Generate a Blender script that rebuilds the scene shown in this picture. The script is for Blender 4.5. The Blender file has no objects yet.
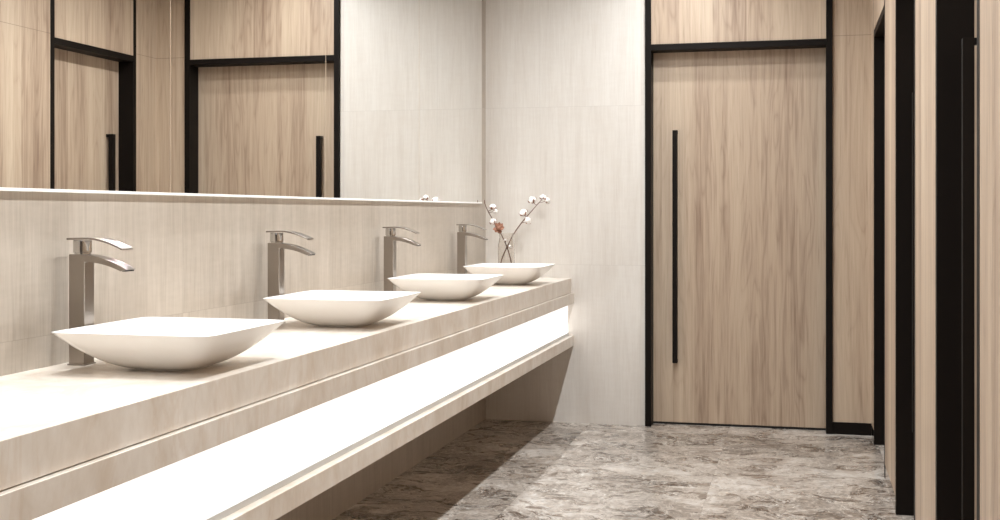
import bpy, bmesh, math, random
from mathutils import Vector, Matrix
S = bpy.context.scene
C = S.collection

# ------------------------------------------------------------------ camera, world, exposure
cam_d = bpy.data.cameras.new('camera')
cam = bpy.data.objects.new('camera', cam_d); C.objects.link(cam)
cam.location = (1.8226, 0, 1.24)
cam.rotation_euler = (math.radians(90), 0, 0.24251)
cam_d.sensor_width = 36; cam_d.lens = 1218.36 / 1000 * 36
cam_d.shift_y = -(260 - 212.36) / 1000
cam_d.clip_start = 0.02
S.camera = cam
W = bpy.data.worlds.new('world'); S.world = W; W.use_nodes = True
W.node_tree.nodes['Background'].inputs[0].default_value = (1, .96, .9, 1)
W.node_tree.nodes['Background'].inputs[1].default_value = 0.1
S.view_settings.view_transform = 'Standard'; S.view_settings.look = 'None'
S.view_settings.gamma = 1; S.view_settings.use_curve_mapping = False
S.view_settings.exposure = 0.03
S.cycles.use_denoising = True
S.cycles.max_bounces = 14; S.cycles.diffuse_bounces = 7; S.cycles.glossy_bounces = 6
S.cycles.caustics_reflective = True; S.cycles.sample_clamp_indirect = 0
# light levels and colours
LAMP_COL = (.955, .982, 1.0)
ROW_A = 82.0      # downlights over the aisle
ROW_B = 92.0      # added narrow downlights over the counter, to whiten its top
FRONT_FILL = 4.0      # added soft fill over the front end, no fixture there
PANEL_EMIT = 1.0  # light panel in the vanity front
CEIL = 2.9
XW = -.015        # left wall surface
XR = 2.20         # right wall surface
YB = 7.07         # back wall surface
YF = -1.6

# ------------------------------------------------------------------ material helpers
class NT:
    def __init__(s, name):
        s.m = bpy.data.materials.new(name); s.m.use_nodes = True
        s.t = s.m.node_tree; s.b = s.t.nodes['Principled BSDF']
    def n(s, typ, **kw):
        nd = s.t.nodes.new(typ)
        for k, v in kw.items():
            if k.startswith('i_'): nd.inputs[k[2:].replace('_', ' ')].default_value = v
            else: setattr(nd, k, v)
        return nd
    def l(s, a, b): s.t.links.new(a, b)
    def math(s, op, a, b=None, c=None, clamp=False):
        nd = s.t.nodes.new('ShaderNodeMath'); nd.operation = op; nd.use_clamp = clamp
        for i, v in enumerate((a, b, c)):
            if v is None: continue
            if isinstance(v, (int, float)): nd.inputs[i].default_value = v
            else: s.l(v, nd.inputs[i])
        return nd.outputs[0]
    def coord(s, rnd=False):
        tc = s.n('ShaderNodeTexCoord'); o = tc.outputs['Object']
        if rnd:
            oi = s.n('ShaderNodeObjectInfo'); va = s.n('ShaderNodeVectorMath', operation='ADD')
            k = s.math('MULTIPLY', oi.outputs['Random'], 7.3)
            cb = s.n('ShaderNodeCombineXYZ'); s.l(k, cb.inputs[0]); s.l(k, cb.inputs[1]); s.l(k, cb.inputs[2])
            s.l(o, va.inputs[0]); s.l(cb.outputs[0], va.inputs[1]); o = va.outputs[0]
        return o
    def scale(s, v, sc):
        mp = s.n('ShaderNodeMapping'); mp.inputs['Scale'].default_value = sc
        s.l(v, mp.inputs['Vector']); return mp.outputs[0]
    def noise(s, v, scale, detail=4, rough=.55, dist=0, dim='3D'):
        nd = s.n('ShaderNodeTexNoise'); nd.noise_dimensions = dim
        nd.inputs['Scale'].default_value = scale; nd.inputs['Detail'].default_value = detail
        nd.inputs['Roughness'].default_value = rough; nd.inputs['Distortion'].default_value = dist
        if v is not None: s.l(v, nd.inputs['Vector'])
        return nd.outputs['Fac']
    def ramp(s, f, stops, interp='LINEAR'):
        r = s.n('ShaderNodeValToRGB'); cr = r.color_ramp; cr.interpolation = interp
        while len(cr.elements) < len(stops): cr.elements.new(.5)
        for e, (p, c) in zip(cr.elements, stops):
            e.position = p; e.color = (*c, 1) if len(c) == 3 else c
        s.l(f, r.inputs[0]); return r.outputs[0]
    def mix(s, f, a, b, mode='MIX'):
        nd = s.n('ShaderNodeMix', data_type='RGBA', blend_type=mode)
        for i, v in ((0, f), (6, a), (7, b)):
            if isinstance(v, (int, float)): nd.inputs[i].default_value = v
            elif isinstance(v, tuple): nd.inputs[i].default_value = (*v, 1)
            else: s.l(v, nd.inputs[i])
        return nd.outputs[2]
    def bump(s, h, strength, dist=.002):
        b = s.n('ShaderNodeBump'); b.inputs['Strength'].default_value = strength
        b.inputs['Distance'].default_value = dist; s.l(h, b.inputs['Height'])
        s.l(b.outputs[0], s.b.inputs['Normal'])
    def set(s, **kw):
        for k, v in kw.items():
            i = s.b.inputs[k.replace('_', ' ')]
            if hasattr(v, 'is_linked'): s.l(v, i)
            elif isinstance(v, tuple): i.default_value = (*v, 1)
            else: i.default_value = v

def c8(r, g, b):
    f = lambda v: (v / 255 / 12.92) if v / 255 <= .04045 else ((v / 255 + .055) / 1.055) ** 2.4
    return (f(r), f(g), f(b))

def simple(name, col, rough=.5, metal=0, **kw):
    t = NT(name)
    v = t.noise(t.coord(), 35, 2)
    t.set(Base_Color=t.mix(t.math('MULTIPLY', v, .08), col, tuple(x * .8 for x in col)), Roughness=rough, Metallic=metal, **kw)
    return t.m

def tile_mat(name, axis, off, per, zper, base, dark, rough):
    t = NT(name); co = t.coord()
    sx = t.n('ShaderNodeSeparateXYZ'); t.l(co, sx.inputs[0])
    a = sx.outputs[axis]; z = sx.outputs[2]
    u = t.math('DIVIDE', t.math('SUBTRACT', a, off), per)
    v = t.math('DIVIDE', z, zper)
    cu = t.math('FLOOR', u); cv = t.math('FLOOR', v)
    cb = t.n('ShaderNodeCombineXYZ'); t.l(cu, cb.inputs[0]); t.l(cv, cb.inputs[1])
    wn = t.n('ShaderNodeTexWhiteNoise'); wn.noise_dimensions = '2D'; t.l(cb.outputs[0], wn.inputs['Vector'])
    # distance to the joints
    du = t.math('MULTIPLY', t.math('SUBTRACT', .5, t.math('ABSOLUTE', t.math('SUBTRACT', t.math('FRACT', u), .5))), per)
    dv = t.math('MULTIPLY', t.math('SUBTRACT', .5, t.math('ABSOLUTE', t.math('SUBTRACT', t.math('FRACT', v), .5))), zper)
    d = t.math('MINIMUM', du, dv)
    joint = t.math('MULTIPLY', t.math('LESS_THAN', d, .0010), .3)
    # offset pattern per tile
    va = t.n('ShaderNodeVectorMath', operation='ADD'); t.l(co, va.inputs[0]); t.l(wn.outputs['Color'], va.inputs[1])
    co2 = va.outputs[0]
    fine = t.noise(t.scale(co2, (150, 150, 7)), 1, 3, .6)
    mid = t.noise(t.scale(co2, (26, 26, 1.6)), 1, 4, .6, .5)
    big = t.noise(t.scale(co2, (5, 5, 1.1)), 1, 4, .6, .8)
    hor = t.noise(t.scale(co2, (14, 14, 60)), 1, 2, .5)
    f = t.math('ADD', t.math('ADD', t.math('MULTIPLY', fine, .30), t.math('MULTIPLY', mid, .35)),
               t.math('ADD', t.math('MULTIPLY', big, .25), t.math('MULTIPLY', hor, .10)))
    f = t.math('ADD', f, t.math('MULTIPLY', t.math('SUBTRACT', wn.outputs['Value'], .5), .10))
    col = t.ramp(f, [(.34, dark), (.62, base)])
    col = t.mix(joint, col, tuple(x * .62 for x in dark))
    t.set(Base_Color=col, Roughness=t.math('ADD', t.math('MULTIPLY', mid, .18), rough - .09))
    return t.m

def wood_mat(name, light, mid_, dark, rnd=False, plank=.125):
    t = NT(name); co = t.coord(rnd)
    sx = t.n('ShaderNodeSeparateXYZ'); t.l(co, sx.inputs[0])
    u0 = t.math('ADD', sx.outputs[0], sx.outputs[1])
    u = t.math('DIVIDE', u0, plank)
    cell = t.math('FLOOR', u)
    wn = t.n('ShaderNodeTexWhiteNoise'); wn.noise_dimensions = '1D'; t.l(cell, wn.inputs['W'])
    cb = t.n('ShaderNodeCombineXYZ')
    k = t.math('MULTIPLY', wn.outputs['Value'], 9)
    t.l(k, cb.inputs[0]); t.l(k, cb.inputs[1]); t.l(k, cb.inputs[2])
    va = t.n('ShaderNodeVectorMath', operation='ADD'); t.l(co, va.inputs[0]); t.l(cb.outputs[0], va.inputs[1])
    c2 = va.outputs[0]
    fibre = t.noise(t.scale(c2, (210, 210, 5)), 1, 3, .65)
    line = t.noise(t.scale(c2, (42, 42, 1.3)), 1, 5, .62, .6)
    # cathedral figure: bands of a slowly varying height field
    fld = t.noise(t.scale(c2, (7.5, 7.5, .75)), 1, 2, .45, .35)
    band = t.math('FRACT', t.math('MULTIPLY', fld, 13))
    band = t.math('MULTIPLY', t.math('ABSOLUTE', t.math('SUBTRACT', band, .5)), 2)
    band = t.math('POWER', band, 3)
    tone = t.noise(t.scale(co, (9, 9, .28)), 1, 2, .5)
    f = t.math('ADD', t.math('MULTIPLY', fibre, .22), t.math('MULTIPLY', line, .40))
    f = t.math('ADD', f, t.math('MULTIPLY', tone, .38))
    f = t.math('ADD', f, t.math('MULTIPLY', t.math('SUBTRACT', wn.outputs['Value'], .5), .16))
    f = t.math('SUBTRACT', f, t.math('MULTIPLY', band, .065))
    col = t.ramp(f, [(.30, dark), (.47, mid_), (.66, light)])
    # sparse dark pores
    pore = t.noise(t.scale(c2, (170, 170, 2.6)), 1, 2, .5)
    col = t.mix(t.math('MULTIPLY', t.math('LESS_THAN', pore, .33), .28), col, dark)
    # the horizontal panel joint above the door head
    jz = t.math('LESS_THAN', t.math('ABSOLUTE', t.math('SUBTRACT', sx.outputs[2], 2.228)), .0014)
    if not rnd: col = t.mix(t.math('MULTIPLY', jz, .55), col, tuple(x * .35 for x in dark))
    t.set(Base_Color=col, Roughness=t.math('ADD', t.math('MULTIPLY', line, .15), .36))
    t.bump(fibre, .12, .0006)
    return t.m

def floor_mat():
    t = NT('floor marble'); co = t.coord()
    sx = t.n('ShaderNodeSeparateXYZ'); t.l(co, sx.inputs[0])
    per = .8
    u = t.math('DIVIDE', t.math('SUBTRACT', sx.outputs[0], .62), per); v = t.math('DIVIDE', t.math('SUBTRACT', sx.outputs[1], 6.35), per)
    cb = t.n('ShaderNodeCombineXYZ'); t.l(t.math('FLOOR', u), cb.inputs[0]); t.l(t.math('FLOOR', v), cb.inputs[1])
    wn = t.n('ShaderNodeTexWhiteNoise'); wn.noise_dimensions = '2D'; t.l(cb.outputs[0], wn.inputs['Vector'])
    sc = t.n('ShaderNodeVectorMath', operation='SCALE'); sc.inputs['Scale'].default_value = 5; t.l(wn.outputs['Color'], sc.inputs[0])
    va = t.n('ShaderNodeVectorMath', operation='ADD'); t.l(co, va.inputs[0]); t.l(sc.outputs[0], va.inputs[1])
    c2 = va.outputs[0]
    # warp
    w = t.n('ShaderNodeTexNoise'); w.inputs['Scale'].default_value = 3.5; w.inputs['Detail'].default_value = 3
    t.l(c2, w.inputs['Vector'])
    ws = t.n('ShaderNodeVectorMath', operation='SCALE'); ws.inputs['Scale'].default_value = .45; t.l(w.outputs['Color'], ws.inputs[0])
    vb = t.n('ShaderNodeVectorMath', operation='ADD'); t.l(c2, vb.inputs[0]); t.l(ws.outputs[0], vb.inputs[1])
    c3 = t.scale(vb.outputs[0], (.5, .85, 1))
    cloud = t.noise(c3, 2.6, 6, .62, .3)
    patch = t.noise(c3, 9, 5, .65, .8)
    def vein(scale, width, det=5, dist=1.2):
        n = t.noise(c3, scale, det, .6, dist)
        a = t.math('ABSOLUTE', t.math('SUBTRACT', n, .5))
        return t.math('SUBTRACT', 1, t.math('DIVIDE', a, width), clamp=True)
    v1 = vein(4.2, .016, 7, 1.6); v2 = vein(9, .024, 6, 1.2); v3 = vein(24, .05, 5, 1.0)
    f = t.math('ADD', t.math('MULTIPLY', cloud, .55), t.math('MULTIPLY', patch, .45))
    col = t.ramp(f, [(.40, c8(86, 74, 65)), (.47, c8(127, 114, 103)), (.53, c8(168, 157, 147)), (.60, c8(214, 207, 199))])
    vv = t.math('MAXIMUM', t.math('MULTIPLY', v1, .85), t.math('MAXIMUM', t.math('MULTIPLY', v2, .7), t.math('MULTIPLY', v3, .42)))
    col = t.mix(vv, col, c8(236, 229, 220))
    fine = t.noise(t.scale(vb.outputs[0], (.7, .45, 1)), 60, 5, .7)
    col = t.mix(.55, col, t.ramp(fine, [(.34, (.2, .19, .18)), (.5, (.5, .5, .5)), (.64, (.88, .88, .88))]), 'OVERLAY')
    dk = t.math('MULTIPLY', vein(5.5, .010, 6, 2.0), .35)
    col = t.mix(dk, col, c8(70, 58, 52))
    du = t.math('SUBTRACT', .5, t.math('ABSOLUTE', t.math('SUBTRACT', t.math('FRACT', u), .5)))
    dv = t.math('SUBTRACT', .5, t.math('ABSOLUTE', t.math('SUBTRACT', t.math('FRACT', v), .5)))
    j = t.math('MULTIPLY', t.math('LESS_THAN', t.math('MINIMUM', du, dv), .0012), .5)
    col = t.mix(j, col, c8(110, 98, 90))
    t.set(Base_Color=col, Roughness=t.math('ADD', t.math('MULTIPLY', patch, .12), .22))
    return t.m

def slab_mat():
    t = NT('travertine slab'); co = t.coord()
    a = t.noise(t.scale(co, (4, 4, 2.2)), 1, 6, .62, 1.0)
    b = t.noise(t.scale(co, (30, 26, 14)), 1, 4, .6)
    d = t.noise(t.scale(co, (6, 3.2, 1.4)), 1, 5, .6, 2.2)
    vein = t.math('SUBTRACT', 1, t.math('DIVIDE', t.math('ABSOLUTE', t.math('SUBTRACT', d, .5)), .05), clamp=True)
    f = t.math('ADD', t.math('MULTIPLY', a, .7), t.math('MULTIPLY', b, .3))
    col = t.ramp(f, [(.32, c8(206, 193, 178)), (.5, c8(222, 213, 202)), (.68, c8(236, 230, 222))])
    col = t.mix(t.math('MULTIPLY', vein, .18), col, c8(196, 168, 138))
    t.set(Base_Color=col, Roughness=.3)
    return t.m

def brushed(name, col, rough=.3, axis=(25, 25, 160)):
    t = NT(name)
    n = t.noise(t.scale(t.coord(), axis), 1, 3, .6)
    t.set(Base_Color=t.mix(n, tuple(x * .97 for x in col), col), Metallic=1.0,
          Roughness=t.math('ADD', t.math('MULTIPLY', n, .04), rough))
    return t.m

M_TILE_L = tile_mat('stone tile left', 1, 4.585 - .6 * 12, .6, .9315, c8(190, 180, 168), c8(160, 149, 136), .44)  # same tile as the back wall, its dimmer light put into the colour
M_TILE_B = tile_mat('stone tile back', 0, .318 - .6 * 3, .6, .9315, c8(230, 225, 218), c8(214, 206, 197), .4)
M_WOOD = wood_mat('pale walnut veneer', c8(206, 187, 164), c8(187, 165, 143), c8(146, 122, 103))
M_WOODR = wood_mat('pale walnut door veneer', c8(206, 187, 164), c8(187, 165, 143), c8(146, 122, 103), rnd=True, plank=.19)
M_FLOOR = floor_mat()
M_SLAB = slab_mat()
M_BLACK = simple('blackened bronze metal', c8(22, 17, 14), .5, .0, Specular_IOR_Level=.12)
M_TAUPE = simple('taupe wall paint', c8(120, 108, 98), .7)
M_SKIRT = simple('polished dark steel skirting', c8(150, 140, 132), .12, 1)
M_GAP = simple('shadow gap', c8(22, 18, 16), .8)
M_NICKEL = brushed('brushed nickel', c8(160, 152, 144), .30)
M_CHROME = simple('polished chrome', c8(205, 203, 200), .03, 1)
M_CERAMIC = simple('white ceramic', c8(240, 238, 235), .22)
M_ALU = simple('satin aluminium trim', c8(205, 205, 203), .4, .35)
M_EDGE_GLINT = simple('mirror edge glint', c8(250, 249, 247), .35)  # white paints the light caught by the mirror's lower edge
M_CEIL = simple('ceiling paint', c8(150, 145, 139), .8)
M_WHITE = simple('white lamp trim', c8(240, 240, 238), .5)
t = NT('mirror glass')
n_ = t.noise(t.coord(), 2, 1)
t.set(Base_Color=t.mix(n_, c8(246, 246, 244), c8(248, 248, 246)), Metallic=1.0, Roughness=0.0); M_MIRROR = t.m
t = NT('mirror edge'); t.set(Base_Color=c8(150, 135, 115), Metallic=1.0, Roughness=.25); M_MEDGE = t.m
t = NT('light panel acrylic'); n_ = t.noise(t.coord(), 3, 1)
t.set(Base_Color=(.9, .9, .9), Roughness=.4, Emission_Color=t.mix(n_, (1, .985, .96), (1, .99, .97)), Emission_Strength=PANEL_EMIT); M_PANEL = t.m
t = NT('clear glass'); t.set(Base_Color=(.94, .92, .90), Roughness=.0, Transmission_Weight=1.0, IOR=1.45); M_GLASS = t.m
t = NT('cotton fibre'); n_ = t.noise(t.coord(), 90, 4)
t.set(Base_Color=t.mix(n_, c8(238, 232, 226), c8(252, 249, 246)), Roughness=.95); t.bump(n_, .5, .002); M_COTTON = t.m
t = NT('dry twig bark'); n_ = t.noise(t.scale(t.coord(), (80, 80, 30)), 1, 4)
t.set(Base_Color=t.mix(n_, c8(70, 42, 28), c8(128, 84, 62)), Roughness=.7); M_TWIG = t.m
t = NT('dry calyx'); n_ = t.noise(t.coord(), 60, 3)
t.set(Base_Color=t.mix(n_, c8(112, 72, 54), c8(172, 124, 100)), Roughness=.8); M_CALYX = t.m
t = NT('lamp lens'); t.set(Base_Color=(1, 1, 1), Emission_Color=LAMP_COL, Emission_Strength=6.0); M_LENS = t.m

# ------------------------------------------------------------------ mesh helpers
def bx(bm, x0, x1, y0, y1, z0, z1, bev=0, seg=2, mi=0):
    b2 = bmesh.new(); r = bmesh.ops.create_cube(b2, size=1)
    for v in b2.verts:
        v.co = Vector((x0 + (v.co.x + .5) * (x1 - x0), y0 + (v.co.y + .5) * (y1 - y0), z0 + (v.co.z + .5) * (z1 - z0)))
    if bev: bmesh.ops.bevel(b2, geom=list(b2.edges), offset=bev, segments=seg, profile=.5, affect='EDGES')
    for f in b2.faces: f.material_index = mi
    me = bpy.data.meshes.new('t'); b2.to_mesh(me); b2.free(); bm.from_mesh(me); bpy.data.meshes.remove(me)
    return bm
def box(*a, **k): return bx(bmesh.new(), *a, **k)
def lathe(bm, prof, n=40, cx=0, cy=0):
    rings = []
    for r, z in prof:
        rings.append([bm.verts.new((cx + r * math.cos(2 * math.pi * i / n), cy + r * math.sin(2 * math.pi * i / n), z)) for i in range(n)] if r > 1e-6
                     else [bm.verts.new((cx, cy, z))])
    for a, b in zip(rings, rings[1:]):
        for i in range(n):
            j = (i + 1) % n
            if len(a) == 1: bm.faces.new((a[0], b[j], b[i]))
            elif len(b) == 1: bm.faces.new((a[i], a[j], b[0]))
            else: bm.faces.new((a[i], a[j], b[j], b[i]))
    return bm
def tube(bm, pts, radii, n=10):
    rings = []; pts = [Vector(p) for p in pts]
    for i, p in enumerate(pts):
        d = (pts[min(i + 1, len(pts) - 1)] - pts[max(i - 1, 0)]).normalized()
        a = d.cross(Vector((0, 1, 0.1))).normalized(); b = d.cross(a).normalized()
        rings.append([bm.verts.new(p + (a * math.cos(2 * math.pi * k / n) + b * math.sin(2 * math.pi * k / n)) * radii[i]) for k in range(n)])
    for a, b in zip(rings, rings[1:]):
        for k in range(n): bm.faces.new((a[k], a[(k + 1) % n], b[(k + 1) % n], b[k]))
    bm.faces.new(rings[0]); bm.faces.new(rings[-1][::-1])
    return bm
def obj(name, bm, mat, parent=None, smooth=False, bevel=0):
    bmesh.ops.recalc_face_normals(bm, faces=list(bm.faces))
    me = bpy.data.meshes.new(name); bm.to_mesh(me); bm.free()
    for m in (mat if isinstance(mat, (list, tuple)) else [mat]): me.materials.append(m)
    o = bpy.data.objects.new(name, me); C.objects.link(o)
    if smooth:
        for p in me.polygons: p.use_smooth = True
        me.set_sharp_from_angle(angle=math.radians(smooth if smooth > 1 else 40))
    if bevel:
        md = o.modifiers.new('b', 'BEVEL'); md.width = bevel; md.segments = 2; md.limit_method = 'ANGLE'; md.angle_limit = math.radians(40)
    if parent: o.parent = parent
    return o
def tag(o, label=None, cat=None, group=None, kind=None):
    if label: o['label'] = label
    if cat: o['category'] = cat
    if group: o['group'] = group
    if kind: o['kind'] = kind
    return o
def empty(name, loc, rz=0, **kw):
    o = bpy.data.objects.new(name, None); C.objects.link(o); o.location = loc; o.rotation_euler = (0, 0, rz)
    o.empty_display_size = .05
    return tag(o, **kw)
def copy_tree(o, parent=None):
    c = o.copy(); C.objects.link(c)
    if parent: c.parent = parent
    for ch in list(o.children): copy_tree(ch, c)
    return c

# ------------------------------------------------------------------ the room
tag(obj('floor', box(XW - .2, XR + .25, YF - .2, YB + .3, -.06, 0), M_FLOOR), 'grey-brown marble floor with fine white veins', 'floor', kind='structure')
tag(obj('ceiling', box(XW - .2, XR + .25, YF - .2, YB + .3, CEIL, CEIL + .06), M_CEIL), 'plain pale ceiling above the washroom', 'ceiling', kind='structure')
tag(obj('wall_left', box(XW - .12, XW, YF - .2, YB + .3, 0, CEIL), M_TILE_L), 'beige stone-tiled wall behind the basins and mirrors', 'wall', kind='structure')
tag(obj('wall_front', box(XW, XR + .25, YF - .12, YF, 0, CEIL), M_TAUPE), 'plain taupe wall behind the viewpoint', 'wall', kind='structure')
# back wall: tiled stretch, wood clad strip by the right corner, and the masonry behind the door
DX0, DX1 = .943, 1.992          # outer edges of the back door frame
DIN0, DIN1 = .978, 1.957        # opening
DT0, DT1 = 2.176, 2.212         # door head
bk = obj('wall_back', box(XW, DX0, YB, YB + .25, 0, CEIL), M_TILE_B)
tag(bk, 'pale stone-tiled end wall beside the wooden door', 'wall', kind='structure')
obj('wood_panel', box(DX1, XR, YB, YB + .25, 0, CEIL), M_WOOD, bk)
obj('door_backing', box(DX0, DX1, YB + .17, YB + .25, 0, CEIL), M_GAP, bk)

def frame_bm(w0, o0, o1, w1, face, depth, z1):
    """a door surround in local x: outer w0..w1, opening o0..o1; local y from face (towards room) to depth"""
    bm = bmesh.new()
    bx(bm, w0, o0, face, depth, 0, z1, .0015); bx(bm, o1, w1, face, depth, 0, z1, .0015)
    bx(bm, o0, o1, face, depth, DT0, DT1, .0015)
    return bm
def pull_handle(parent, x, yleaf, proj, w):
    """square full-height pull bar with an arm at either end"""
    h = obj('pull_handle', box(x - w / 2, x + w / 2, yleaf - proj, yleaf - proj + .03, .364, 1.718, .0006), M_BLACK, parent)
    for z0 in (.364, 1.700):
        obj('handle_arm', box(x - w / 2, x + w / 2, yleaf - proj + .03, yleaf, z0, z0 + .018, .001), M_BLACK, h)
    return h
# back door (local origin at the wall plane, floor level)
d1 = empty('door_1', (DX0, YB, 0), label='wooden door with a tall black pull bar in the end wall', cat='door', kind='structure')
obj('door_frame', frame_bm(0, DIN0 - DX0, DIN1 - DX0, DX1 - DX0, -.018, .17, CEIL), M_BLACK, d1)
obj('door_leaf', box(DIN0 - DX0, DIN1 - DX0, .10, .14, .012, DT0, .001), M_WOODR, d1)
obj('transom_panel', box(DIN0 - DX0, DIN1 - DX0, -.008, .04, DT1, CEIL, .001), M_WOODR, d1)
obj('under_leaf_dark', box(DIN0 - DX0, DIN1 - DX0, .098, .15, 0, .010), M_GAP, d1)  # black strip paints the dark opening under the leaf
pull_handle(d1, 1.108 - DX0, .10, .055, .027)
tag(obj('baseboard_back', box(DX1, XR, YB - .008, YB + .001, 0, .067, .001), M_BLACK), 'black skirting under the wood strip beside the end door', 'skirting', kind='structure')

# right wall: doors A.. every 1.55 m, wood panels between
n_doors = 5
edges = []
for k in range(n_doors):
    far_o, far_i, near_i, near_o = [v - 1.55 * k for v in (6.825, 6.788, 5.970, 5.930)]
    edges.append((far_o, far_i, near_i, near_o))
wr = None
prev = YB
segs = []
for (fo, fi, ni, no) in edges:
    segs.append((fo, prev)); prev = no
segs.append((YF, prev))
wr = obj('wall_right', box(XR + .16, XR + .25, YF, YB, 0, CEIL), M_GAP)
tag(wr, 'right-hand wall clad in pale wood panels between doors', 'wall', kind='structure')
for (a, b) in segs:
    obj('wood_panel', box(XR, XR + .16, a, b, .067, CEIL), M_WOOD, wr)
for i, (a, b) in enumerate(segs):
    o = obj('baseboard_right', box(XR + .0005, XR + .03, a + .001, b - .001, 0, .066, .0005), M_SKIRT)
    o.name = 'baseboard_right'
    tag(o, 'glossy black skirting under a wood panel of the right wall', 'skirting', 'skirting lengths of the right wall', 'structure')
# side door prototype: local x runs along -Y (rotated), local y into the wall
def make_side_door(n, k):
    fo, fi, ni, no = edges[k]
    # rotation -90 deg: local x -> -Y, local y -> +X
    d = empty('door_%d' % n, (XR, fo, 0), -math.pi / 2, cat='door', kind='structure')
    w = fo - no
    obj('door_frame', frame_bm(0, fo - fi, fo - ni, w, -.001, .16, CEIL), M_BLACK, d)
    obj('door_leaf', box(fo - fi, fo - ni, .10, .14, .012, DT0, .001), M_WOODR, d)
    obj('transom_panel', box(fo - fi, fo - ni, -.002, .04, DT1, CEIL, .001), M_WOODR, d)
    obj('under_leaf_dark', box(fo - fi, fo - ni, .098, .15, 0, .010), M_GAP, d)  # painted dark of the gap below the leaf
    pull_handle(d, fo - 6.66 + 1.55 * k, .10, .048, .03)
    return d
side = make_side_door(2, 0)
labs = ['recessed wooden door of the right wall nearest the end wall, seen whole in the mirror',
        'middle recessed doorway of the right wall, its black jamb edge-on',
        'wide black recessed doorway nearest the viewpoint at the right',
        'recessed wooden door of the right wall beside the viewpoint',
        'recessed wooden door of the right wall behind the viewpoint']
side['label'] = labs[0]
for k in range(1, n_doors):
    c = copy_tree(side); c.name = 'door_%d' % (k + 2); c.location.y -= 1.55 * k; c['label'] = labs[k]

# ------------------------------------------------------------------ floating vanity
VY0, VY1 = .9, YB
van = empty('vanity_counter', (XW, VY0, 0), label='long wall-hung beige stone washbasin counter with a glowing front panel', cat='counter')
def V(x0, x1, z0, z1, y0=VY0, y1=VY1, bev=.0012): return box(x0 - XW, x1 - XW, y0 - VY0, y1 - VY0, z0, z1, bev)
obj('countertop', V(XW + .0008, .507, .7685, .853), M_SLAB, van)
obj('shadow_gap', V(XW + .0008, .494, .766, .7685, bev=0), M_GAP, van)
obj('upper_band', V(XW + .0008, .522, .704, .766), M_SLAB, van)
lp = obj('light_panel', V(.40, .486, .532, .7005, bev=0), M_PANEL, van); lp['label'] = 'glowing white front panel'
obj('shadow_gap', V(.40, .4845, .7005, .704, bev=0), M_GAP, van)
obj('panel_trim', V(.40, .492, .515, .532, bev=.001), M_ALU, van)
obj('bottom_ledge', V(XW + .0008, .520, .455, .515), M_SLAB, van)
obj('carcass', V(XW + .0008, .40, .515, .704, bev=0), M_GAP, van)

# ------------------------------------------------------------------ vessel basins
def rim_pt(a, hx, hy, e):
    c, s = math.cos(a), math.sin(a)
    r = (abs(c) ** e + abs(s) ** e) ** (-1 / e)
    return Vector((hx * r * c, hy * r * s, 0))
def basin_bm(hx, hy, H):
    bm = bmesh.new(); n = 96; rings = []
    ts = [i / 14 for i in range(15)]
    def ring(s, z, e):
        rr = []
        for i in range(n):
            p = rim_pt(2 * math.pi * i / n + 1e-4, hx, hy, e); rr.append(bm.verts.new((p.x * s, p.y * s, z)))
        return rr
    s0 = .40
    outer = [ring(s0 * .985, 0, 3.0)]
    for t_ in ts:                       # outside: flat foot, then a shallow arc out to the rim
        s = s0 + (1 - s0) * t_
        e = 3.0 + 13 * t_ ** 1.2
        z = .004 + (H - .004) * (t_ ** 1.55)
        outer.append(ring(s, z, e))
    inner = []
    for t_ in reversed(ts):
        s = (s0 + (1 - s0) * t_) * .985
        e = 3.0 + 13 * t_ ** 1.2
        z = .016 + (H - .0165) * (t_ ** 1.65)
        inner.append(ring(s, z, e))
    inner.append(ring(s0 * .5, .0135, 2.5)); inner.append(ring(.075, .0125, 2))
    rings = outer + inner
    for a, b in zip(rings, rings[1:]):
        for i in range(n): bm.faces.new((a[i], a[(i + 1) % n], b[(i + 1) % n], b[i]))
    bm.faces.new(rings[0][::-1]); bm.faces.new(rings[-1])
    return bm
BX0, BX1 = .083, .508
def make_basin():
    r = empty('vessel_sink', ((BX0 + BX1) / 2, 2.76, .853), cat='sink', group='white vessel basins on the counter')
    obj('bowl', basin_bm((BX1 - BX0) / 2, .228, .102), M_CERAMIC, r, smooth=50)
    dr = lathe(bmesh.new(), [(.0, .0185), (.018, .0185), (.021, .017), (.021, .0125), (.0225, .0122)], 32)
    obj('drain', dr, M_CHROME, r, smooth=40)
    return r
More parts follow.
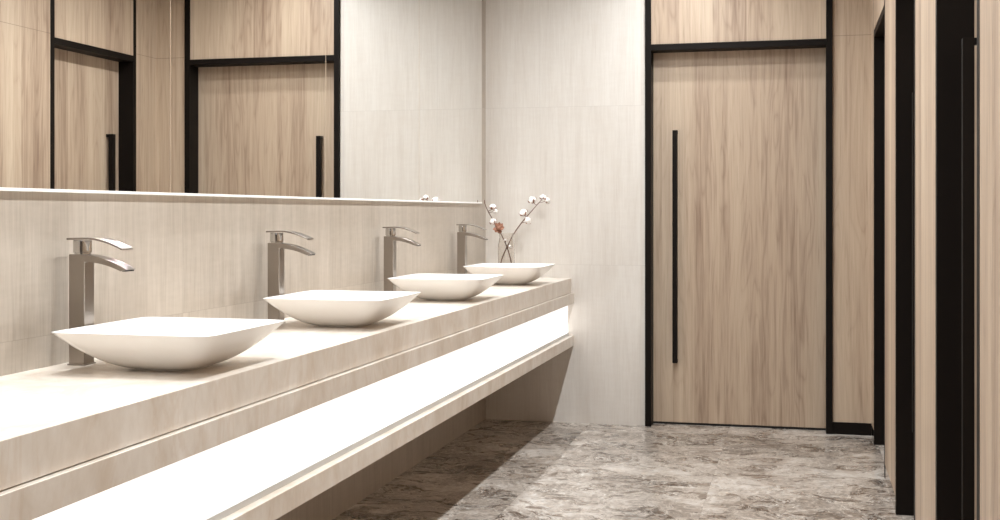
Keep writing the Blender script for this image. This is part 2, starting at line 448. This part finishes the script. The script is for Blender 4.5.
# ------------------------------------------------------------------ tall waterfall taps
FX = .022     # back face of the column
def tap():
    r = empty('basin_faucet', (.044, 2.76, .853), cat='faucet', group='brushed metal taps along the counter')
    hw = .0225
    # body: column and curved spout as one extruded profile (x, z)
    top = []; bot = []
    N = 14
    x_t, z_t = .142, .243
    for i in range(N + 1):
        t_ = i / N
        x = .004 + (x_t - .004) * t_
        z = .281 - (.281 - z_t) * t_ ** 2.0
        top.append((x, z))
    for i in range(N + 1):
        t_ = i / N
        x = .022 + (x_t - .018 - .022) * t_
        z = .262 - (.262 - z_t + .004) * t_ ** 1.9
        bot.append((x, z))
    prof = [(-.022, 0), (-.022, .281)] + top + bot[::-1] + [(.022, 0)]
    bm = bmesh.new()
    a = [bm.verts.new((x, -hw, z)) for x, z in prof]; b = [bm.verts.new((x, hw, z)) for x, z in prof]
    n = len(prof)
    for i in range(n): bm.faces.new((a[i], a[(i + 1) % n], b[(i + 1) % n], b[i]))
    # side faces as strips so they stay planar and tidy
    def sides(v, flip):
        k = 2; m = n - 1
        # column quad
        col = [v[0], v[1]] + v[2:3] + [v[m - 1], v[m]]
        bm.faces.new(col if not flip else col[::-1])
        for i in range(N):
            q = [v[2 + i], v[3 + i], v[m - 2 - i], v[m - 1 - i]]
            bm.faces.new(q if not flip else q[::-1])
    sides(a, False); sides(b, True)
    obj('body', bm, M_NICKEL, r, smooth=30, bevel=.0012)
    # dark outlet slot under the spout tip
    sl = bmesh.new(); bx(sl, x_t - .0165, x_t - .004, -hw + .005, hw - .005, z_t - .0045, z_t - .0005)
    obj('outlet', sl, M_GAP, r)
    obj('base_flange', box(-.0255, .0255, -.025, .025, 0, .004, .001), M_NICKEL, r)
    cyl = lathe(bmesh.new(), [(0, .281), (.0205, .281), (.0205, .284), (.0235, .285), (.0235, .314), (.0225, .3165), (0, .3165)], 40, cx=.003)
    cy = obj('cartridge', cyl, M_CHROME, r, smooth=40)
    sc = lathe(bmesh.new(), [(0, 0), (.004, 0), (.004, .0015), (0, .0015)], 16)
    for v in sc.verts: v.co = Matrix.Rotation(math.radians(90), 3, 'X') @ v.co
    an = math.radians(-38)
    for v in sc.verts: v.co = Matrix.Rotation(an + math.pi / 2, 3, 'Z') @ (v.co + Vector((0, -.0222, .300)))
    obj('grub_screw', sc, M_GAP, cy, smooth=40)
    # lever: thin plate, flat over the cartridge then arching down
    lv = bmesh.new(); N2 = 18; th = .0055; hwl = .027
    pts = []
    for i in range(N2 + 1):
        t_ = i / N2; x = -.026 + (.130 + .026) * t_
        z = .3225 + .0015 * math.sin(t_ * 3.0) - .026 * max(0, t_ - .35) ** 1.8 / .65 ** 1.8
        pts.append((x, z))
    up = [[lv.verts.new((x, s * hwl, z)) for s in (-1, 1)] for x, z in pts]
    dn = [[lv.verts.new((x, s * hwl, z - th * (1 - .1 * (i / N2)))) for s in (-1, 1)] for i, (x, z) in enumerate(pts)]
    for i in range(N2):
        lv.faces.new((up[i][0], up[i + 1][0], up[i + 1][1], up[i][1]))
        lv.faces.new((dn[i][0], dn[i][1], dn[i + 1][1], dn[i + 1][0]))
        lv.faces.new((up[i][0], dn[i][0], dn[i + 1][0], up[i + 1][0]))
        lv.faces.new((up[i][1], up[i + 1][1], dn[i + 1][1], dn[i][1]))
    lv.faces.new((up[0][0], up[0][1], dn[0][1], dn[0][0])); lv.faces.new((up[-1][0], dn[-1][0], dn[-1][1], up[-1][1]))
    obj('lever_handle', lv, M_NICKEL, r, smooth=30, bevel=.0008)
    return r
BLAB = ['white square vessel basin nearest the viewpoint, largest in view',
        'white square vessel basin second from the viewpoint',
        'white square vessel basin third from the viewpoint, next to last on the counter',
        'white square vessel basin at the far end, in front of the glass vase']
FLAB = ['brushed nickel tall tap behind the nearest, largest white basin',
        'brushed nickel tall tap behind the second basin from the viewpoint',
        'brushed nickel tall tap behind the third basin from the viewpoint',
        'brushed nickel tall tap behind the farthest basin, next to the cotton branches']
b0 = make_basin(); f0 = tap()
for k in range(4):
    b = b0 if k == 0 else copy_tree(b0); b.location.y = (2.772, 3.945, 5.195, 6.405)[k]; b['label'] = BLAB[k]
    f = f0 if k == 0 else copy_tree(f0); f.location.y = (2.755, 3.937, 5.15, 6.34)[k]; f['label'] = FLAB[k]

# ------------------------------------------------------------------ mirror panes
MZ0 = 1.291
def pane_bm(y0, y1):
    """bevelled mirror pane standing on its white edge strip, local origin at its lower near corner on the wall"""
    L = y1 - y0; H = CEIL - .06 - MZ0 - .007; bv = .0022; t_ = .0145; r = .0012
    bm = bmesh.new()
    v = lambda x, y, z: bm.verts.new((x, y, z))
    bk = [v(0, .0006, 0), v(0, L - .0006, 0), v(0, L - .0006, H), v(0, .0006, H)]
    ed = [v(t_ - r, .0006, 0), v(t_ - r, L - .0006, 0), v(t_ - r, L - .0006, H), v(t_ - r, .0006, H)]
    fr = [v(t_, bv, 0), v(t_, L - bv, 0), v(t_, L - bv, H), v(t_, bv, H)]
    f = bm.faces.new(bk[::-1]); f.material_index = 1
    for i in range(4):
        j = (i + 1) % 4
        f = bm.faces.new((bk[i], bk[j], ed[j], ed[i])); f.material_index = 1
        bm.faces.new((ed[i], ed[j], fr[j], fr[i]))
    bm.faces.new(fr)
    return bm
ms = [6.925, 5.715, 4.505, 3.285, 2.075]
MLAB = ['frameless wall mirror pane next to the end wall, above the farthest taps',
        'frameless wall mirror pane second from the end wall, reflecting the door handle',
        'frameless wall mirror pane third from the end wall, reflecting the end door',
        'frameless wall mirror pane nearest the viewpoint, reflecting the side door']
for k in range(4):
    y1, y0 = ms[k], ms[k + 1]
    e = empty('wall_mirror', (XW, y0, MZ0), label=MLAB[k], cat='mirror', group='mirror panes above the basins')
    pb = pane_bm(y0, y1)
    for vv in pb.verts: vv.co.z += .007
    obj('mirror_glass', pb, [M_MIRROR, M_MEDGE], e)
    obj('bottom_edge_glint', box(0, .0165, .0005, y1 - y0 - .0005, 0, .0075, .0006), M_EDGE_GLINT, e)

# ------------------------------------------------------------------ vase and cotton branches
vz = empty('glass_vase', (.164, 6.86, .853), label='clear glass vase behind the farthest basin, holding cotton branches', cat='vase')
pr = [(0, .0), (.040, 0), (.046, .006), (.0475, .06), (.049, .16), (.0485, .20), (.043, .225), (.040, .240), (.043, .262), (.0445, .268),
      (.0420, .268), (.0405, .262), (.0375, .240), (.0405, .224), (.0458, .199), (.0463, .16), (.0448, .06), (.041, .014), (0, .012)]
obj('vase_body', lathe(bmesh.new(), pr, 48), M_GLASS, vz, smooth=50)
def boll(parent, p, r, brown=False, seed=0, lean=(0, 0, 1)):
    rnd = random.Random(seed); p = Vector(p)
    up = Vector(lean).normalized(); q = up.to_track_quat('Z', 'Y')
    bm = bmesh.new()
    lobes = [(0, 0, .35)] + [(math.cos(a) * .48, math.sin(a) * .48, .05) for a in [2 * math.pi * i / 4 + rnd.random() * .5 for i in range(4)]]
    if not brown:
        for l in lobes:
            b2 = bmesh.new(); bmesh.ops.create_icosphere(b2, subdivisions=3, radius=r * .62)
            ph = rnd.random() * 9
            for v in b2.verts:
                n = v.co.normalized()
                v.co *= 1 + .10 * math.sin(n.x * 9 + ph) * math.sin(n.y * 8 + ph) + .07 * math.sin(n.z * 13 + ph)
                v.co += Vector(l) * r
                v.co = q @ v.co + p
            me = bpy.data.meshes.new('t'); b2.to_mesh(me); b2.free(); bm.from_mesh(me); bpy.data.meshes.remove(me)
        o = obj('cotton_boll', bm, M_COTTON, parent, smooth=179)
    else:
        bmesh.ops.create_icosphere(bm, subdivisions=3, radius=r * .55)
        for v in bm.verts:
            n = v.co.normalized(); v.co *= 1 + .2 * math.sin(n.x * 7) * math.sin(n.z * 9); v.co += p
        o = obj('dry_boll', bm, M_CALYX, parent, smooth=179); o['label'] = 'brown open seed head without cotton'
    # calyx: pointed curled bracts around the base
    cb = bmesh.new(); nb = 9 if brown else 5
    for i in range(nb):
        a = 2 * math.pi * i / nb + rnd.random() * .3
        el = (rnd.random() * 1.6 - .9) if brown else -.55
        out = Vector((math.cos(a), math.sin(a), 0)); sd = Vector((-math.sin(a), math.cos(a), 0))
        prev = None
        for j in range(6):
            t_ = j / 5; w = r * .42 * math.sin(math.pi * min(1, .18 + t_ * .82)) + .0003
            if brown: c = (out * math.cos(el) + Vector((0, 0, math.sin(el)))) * r * (.45 + .75 * t_) + Vector((0, 0, .25 * r * t_ * t_))
            else: c = out * r * (.12 + 1.06 * math.sin(t_ * 1.5)) + Vector((0, 0, -.66 * r + r * 1.1 * t_ ** 1.7))
            cr = [cb.verts.new(q @ (c + sd * w * s + out * (.02 * r if s == 0 else 0)) + p) for s in (-1, 0, 1)]
            if prev:
                for s in (0, 1): cb.faces.new((prev[s], prev[s + 1], cr[s + 1], cr[s]))
            prev = cr
    co = obj('calyx', cb, M_CALYX, o, smooth=60)
    md = co.modifiers.new('s', 'SOLIDIFY'); md.thickness = .0009; md.offset = 0
    return o
def branch(name, label, pts, bolls, seed):
    e = empty(name, pts[0], label=label, cat='branch')
    o0 = Vector(pts[0]); P = [Vector(p) - o0 for p in pts]
    fine = []
    for i in range(len(P) - 1):
        p0 = P[max(0, i - 1)]; p1 = P[i]; p2 = P[i + 1]; p3 = P[min(len(P) - 1, i + 2)]
        for j in range(5):
            t_ = j / 5
            fine.append(.5 * ((2 * p1) + (p2 - p0) * t_ + (2 * p0 - 5 * p1 + 4 * p2 - p3) * t_ ** 2 + (3 * p1 - p0 - 3 * p2 + p3) * t_ ** 3))
    fine.append(P[-1]); m = len(fine)
    rd = [.0036 - .0018 * i / m + (.0006 if i % 7 == 3 else 0) for i in range(m)]
    bm = tube(bmesh.new(), fine, rd, 9)
    for (bp, r, br, lean) in bolls:     # a short stalk from the stem to each boll
        b = Vector(bp) - o0 - Vector(lean).normalized() * r * .5
        near = min(fine, key=lambda q: (q - b).length + abs((q.z - b.z + .012)))
        tube(bm, [near, near.lerp(b, .5) + Vector((0, 0, -.003)), b], [.0016, .0015, .002], 7)
    obj('stem', bm, M_TWIG, e, smooth=60)
    for i, (bp, r, br, lean) in enumerate(bolls): boll(e, Vector(bp) - o0, r, br, seed + i, lean)
    return e
A = [(.199, 6.85, .872), (.194, 6.85, .953), (.167, 6.86, 1.039), (.129, 6.87, 1.114), (.073, 6.89, 1.201), (.043, 6.9, 1.248), (.024, 6.905, 1.289), (.02, 6.91, 1.312)]
B = [(.128, 6.865, .872), (.130, 6.867, .952), (.164, 6.875, 1.039), (.207, 6.895, 1.126), (.249, 6.92, 1.19), (.281, 6.935, 1.23), (.323, 6.96, 1.283), (.347, 6.975, 1.312)]
branch('cotton_branch', 'brown cotton branch leaning left in the glass vase, with one brown seed head', A,
       [((.075, 6.89, 1.271), .020, False, (.2, -.3, 1)), ((.093, 6.88, 1.246), .014, False, (.5, -.4, -.3)), ((.083, 6.87, 1.184), .021, False, (-.5, -.3, 1)),
        ((.122, 6.845, 1.146), .030, True, (0, -.6, .5)), ((.160, 6.85, 1.078), .010, False, (-.3, -.5, 1))], 3)
branch('cotton_branch', 'brown cotton branch leaning right in the glass vase, with white bolls to its tip', B,
       [((.294, 6.965, 1.309), .024, False, (-.5, -.3, 1)), ((.357, 6.97, 1.327), .019, False, (0, -.3, 1)), ((.383, 6.965, 1.309), .017, False, (1, -.3, .2)),
        ((.254, 6.91, 1.235), .024, False, (-.5, -.4, 1)), ((.278, 6.91, 1.192), .021, False, (.8, -.5, .3)), ((.187, 6.855, 1.041), .011, False, (.6, -.6, .6))], 20)

# ------------------------------------------------------------------ ceiling downlights
def downlight():
    e = empty('ceiling_downlight', (0, 0, CEIL), cat='ceiling light', group='recessed ceiling downlights', kind='structure')
    e['label'] = 'small round recessed downlight in the ceiling'
    obj('trim_ring', lathe(bmesh.new(), [(.034, 0), (.034, -.004), (.050, -.006), (.053, -.004), (.053, 0)], 32), M_WHITE, e, smooth=40)
    obj('lens', lathe(bmesh.new(), [(0, -.001), (.034, -.001), (.034, 0)], 24), M_LENS, e)
    return e
def lamp(e, power, angle, blend, radius):
    ld = bpy.data.lights.new('downlight_beam', 'SPOT'); ld.energy = power; ld.color = LAMP_COL
    ld.spot_size = math.radians(angle); ld.spot_blend = blend; ld.shadow_soft_size = radius
    lo = bpy.data.objects.new('downlight_beam', ld); C.objects.link(lo); lo.parent = e; lo.location = (0, 0, -.03)
dl = downlight(); first = True
def place(x, y, power, angle=174, blend=.88, radius=.035):
    global first
    e = dl if first else copy_tree(dl); first = False
    for ch in list(e.children):
        if ch.type == 'LIGHT': bpy.data.objects.remove(ch)
    e.location = (x, y, CEIL); lamp(e, power, angle, blend, radius)
for y, k in ((.35, 1), (1.6, 1), (2.85, 1), (4.1, 1), (5.25, 1.0), (6.12, .54), (6.58, .30)): place(1.17, y, ROW_A * k)
for i in range(10): place(.22, 1.26 + .6 * i, ROW_B, 36, .8)  # unseen row, added to brighten the counter top
ld = bpy.data.lights.new('fill_light', 'AREA'); ld.shape = 'RECTANGLE'; ld.size = 1.2; ld.size_y = 1.2; ld.energy = FRONT_FILL; ld.color = LAMP_COL  # unseen area fill, added for ambient light
lo = bpy.data.objects.new('fill_light', ld); C.objects.link(lo); lo.location = (1.1, -.8, CEIL - .02)
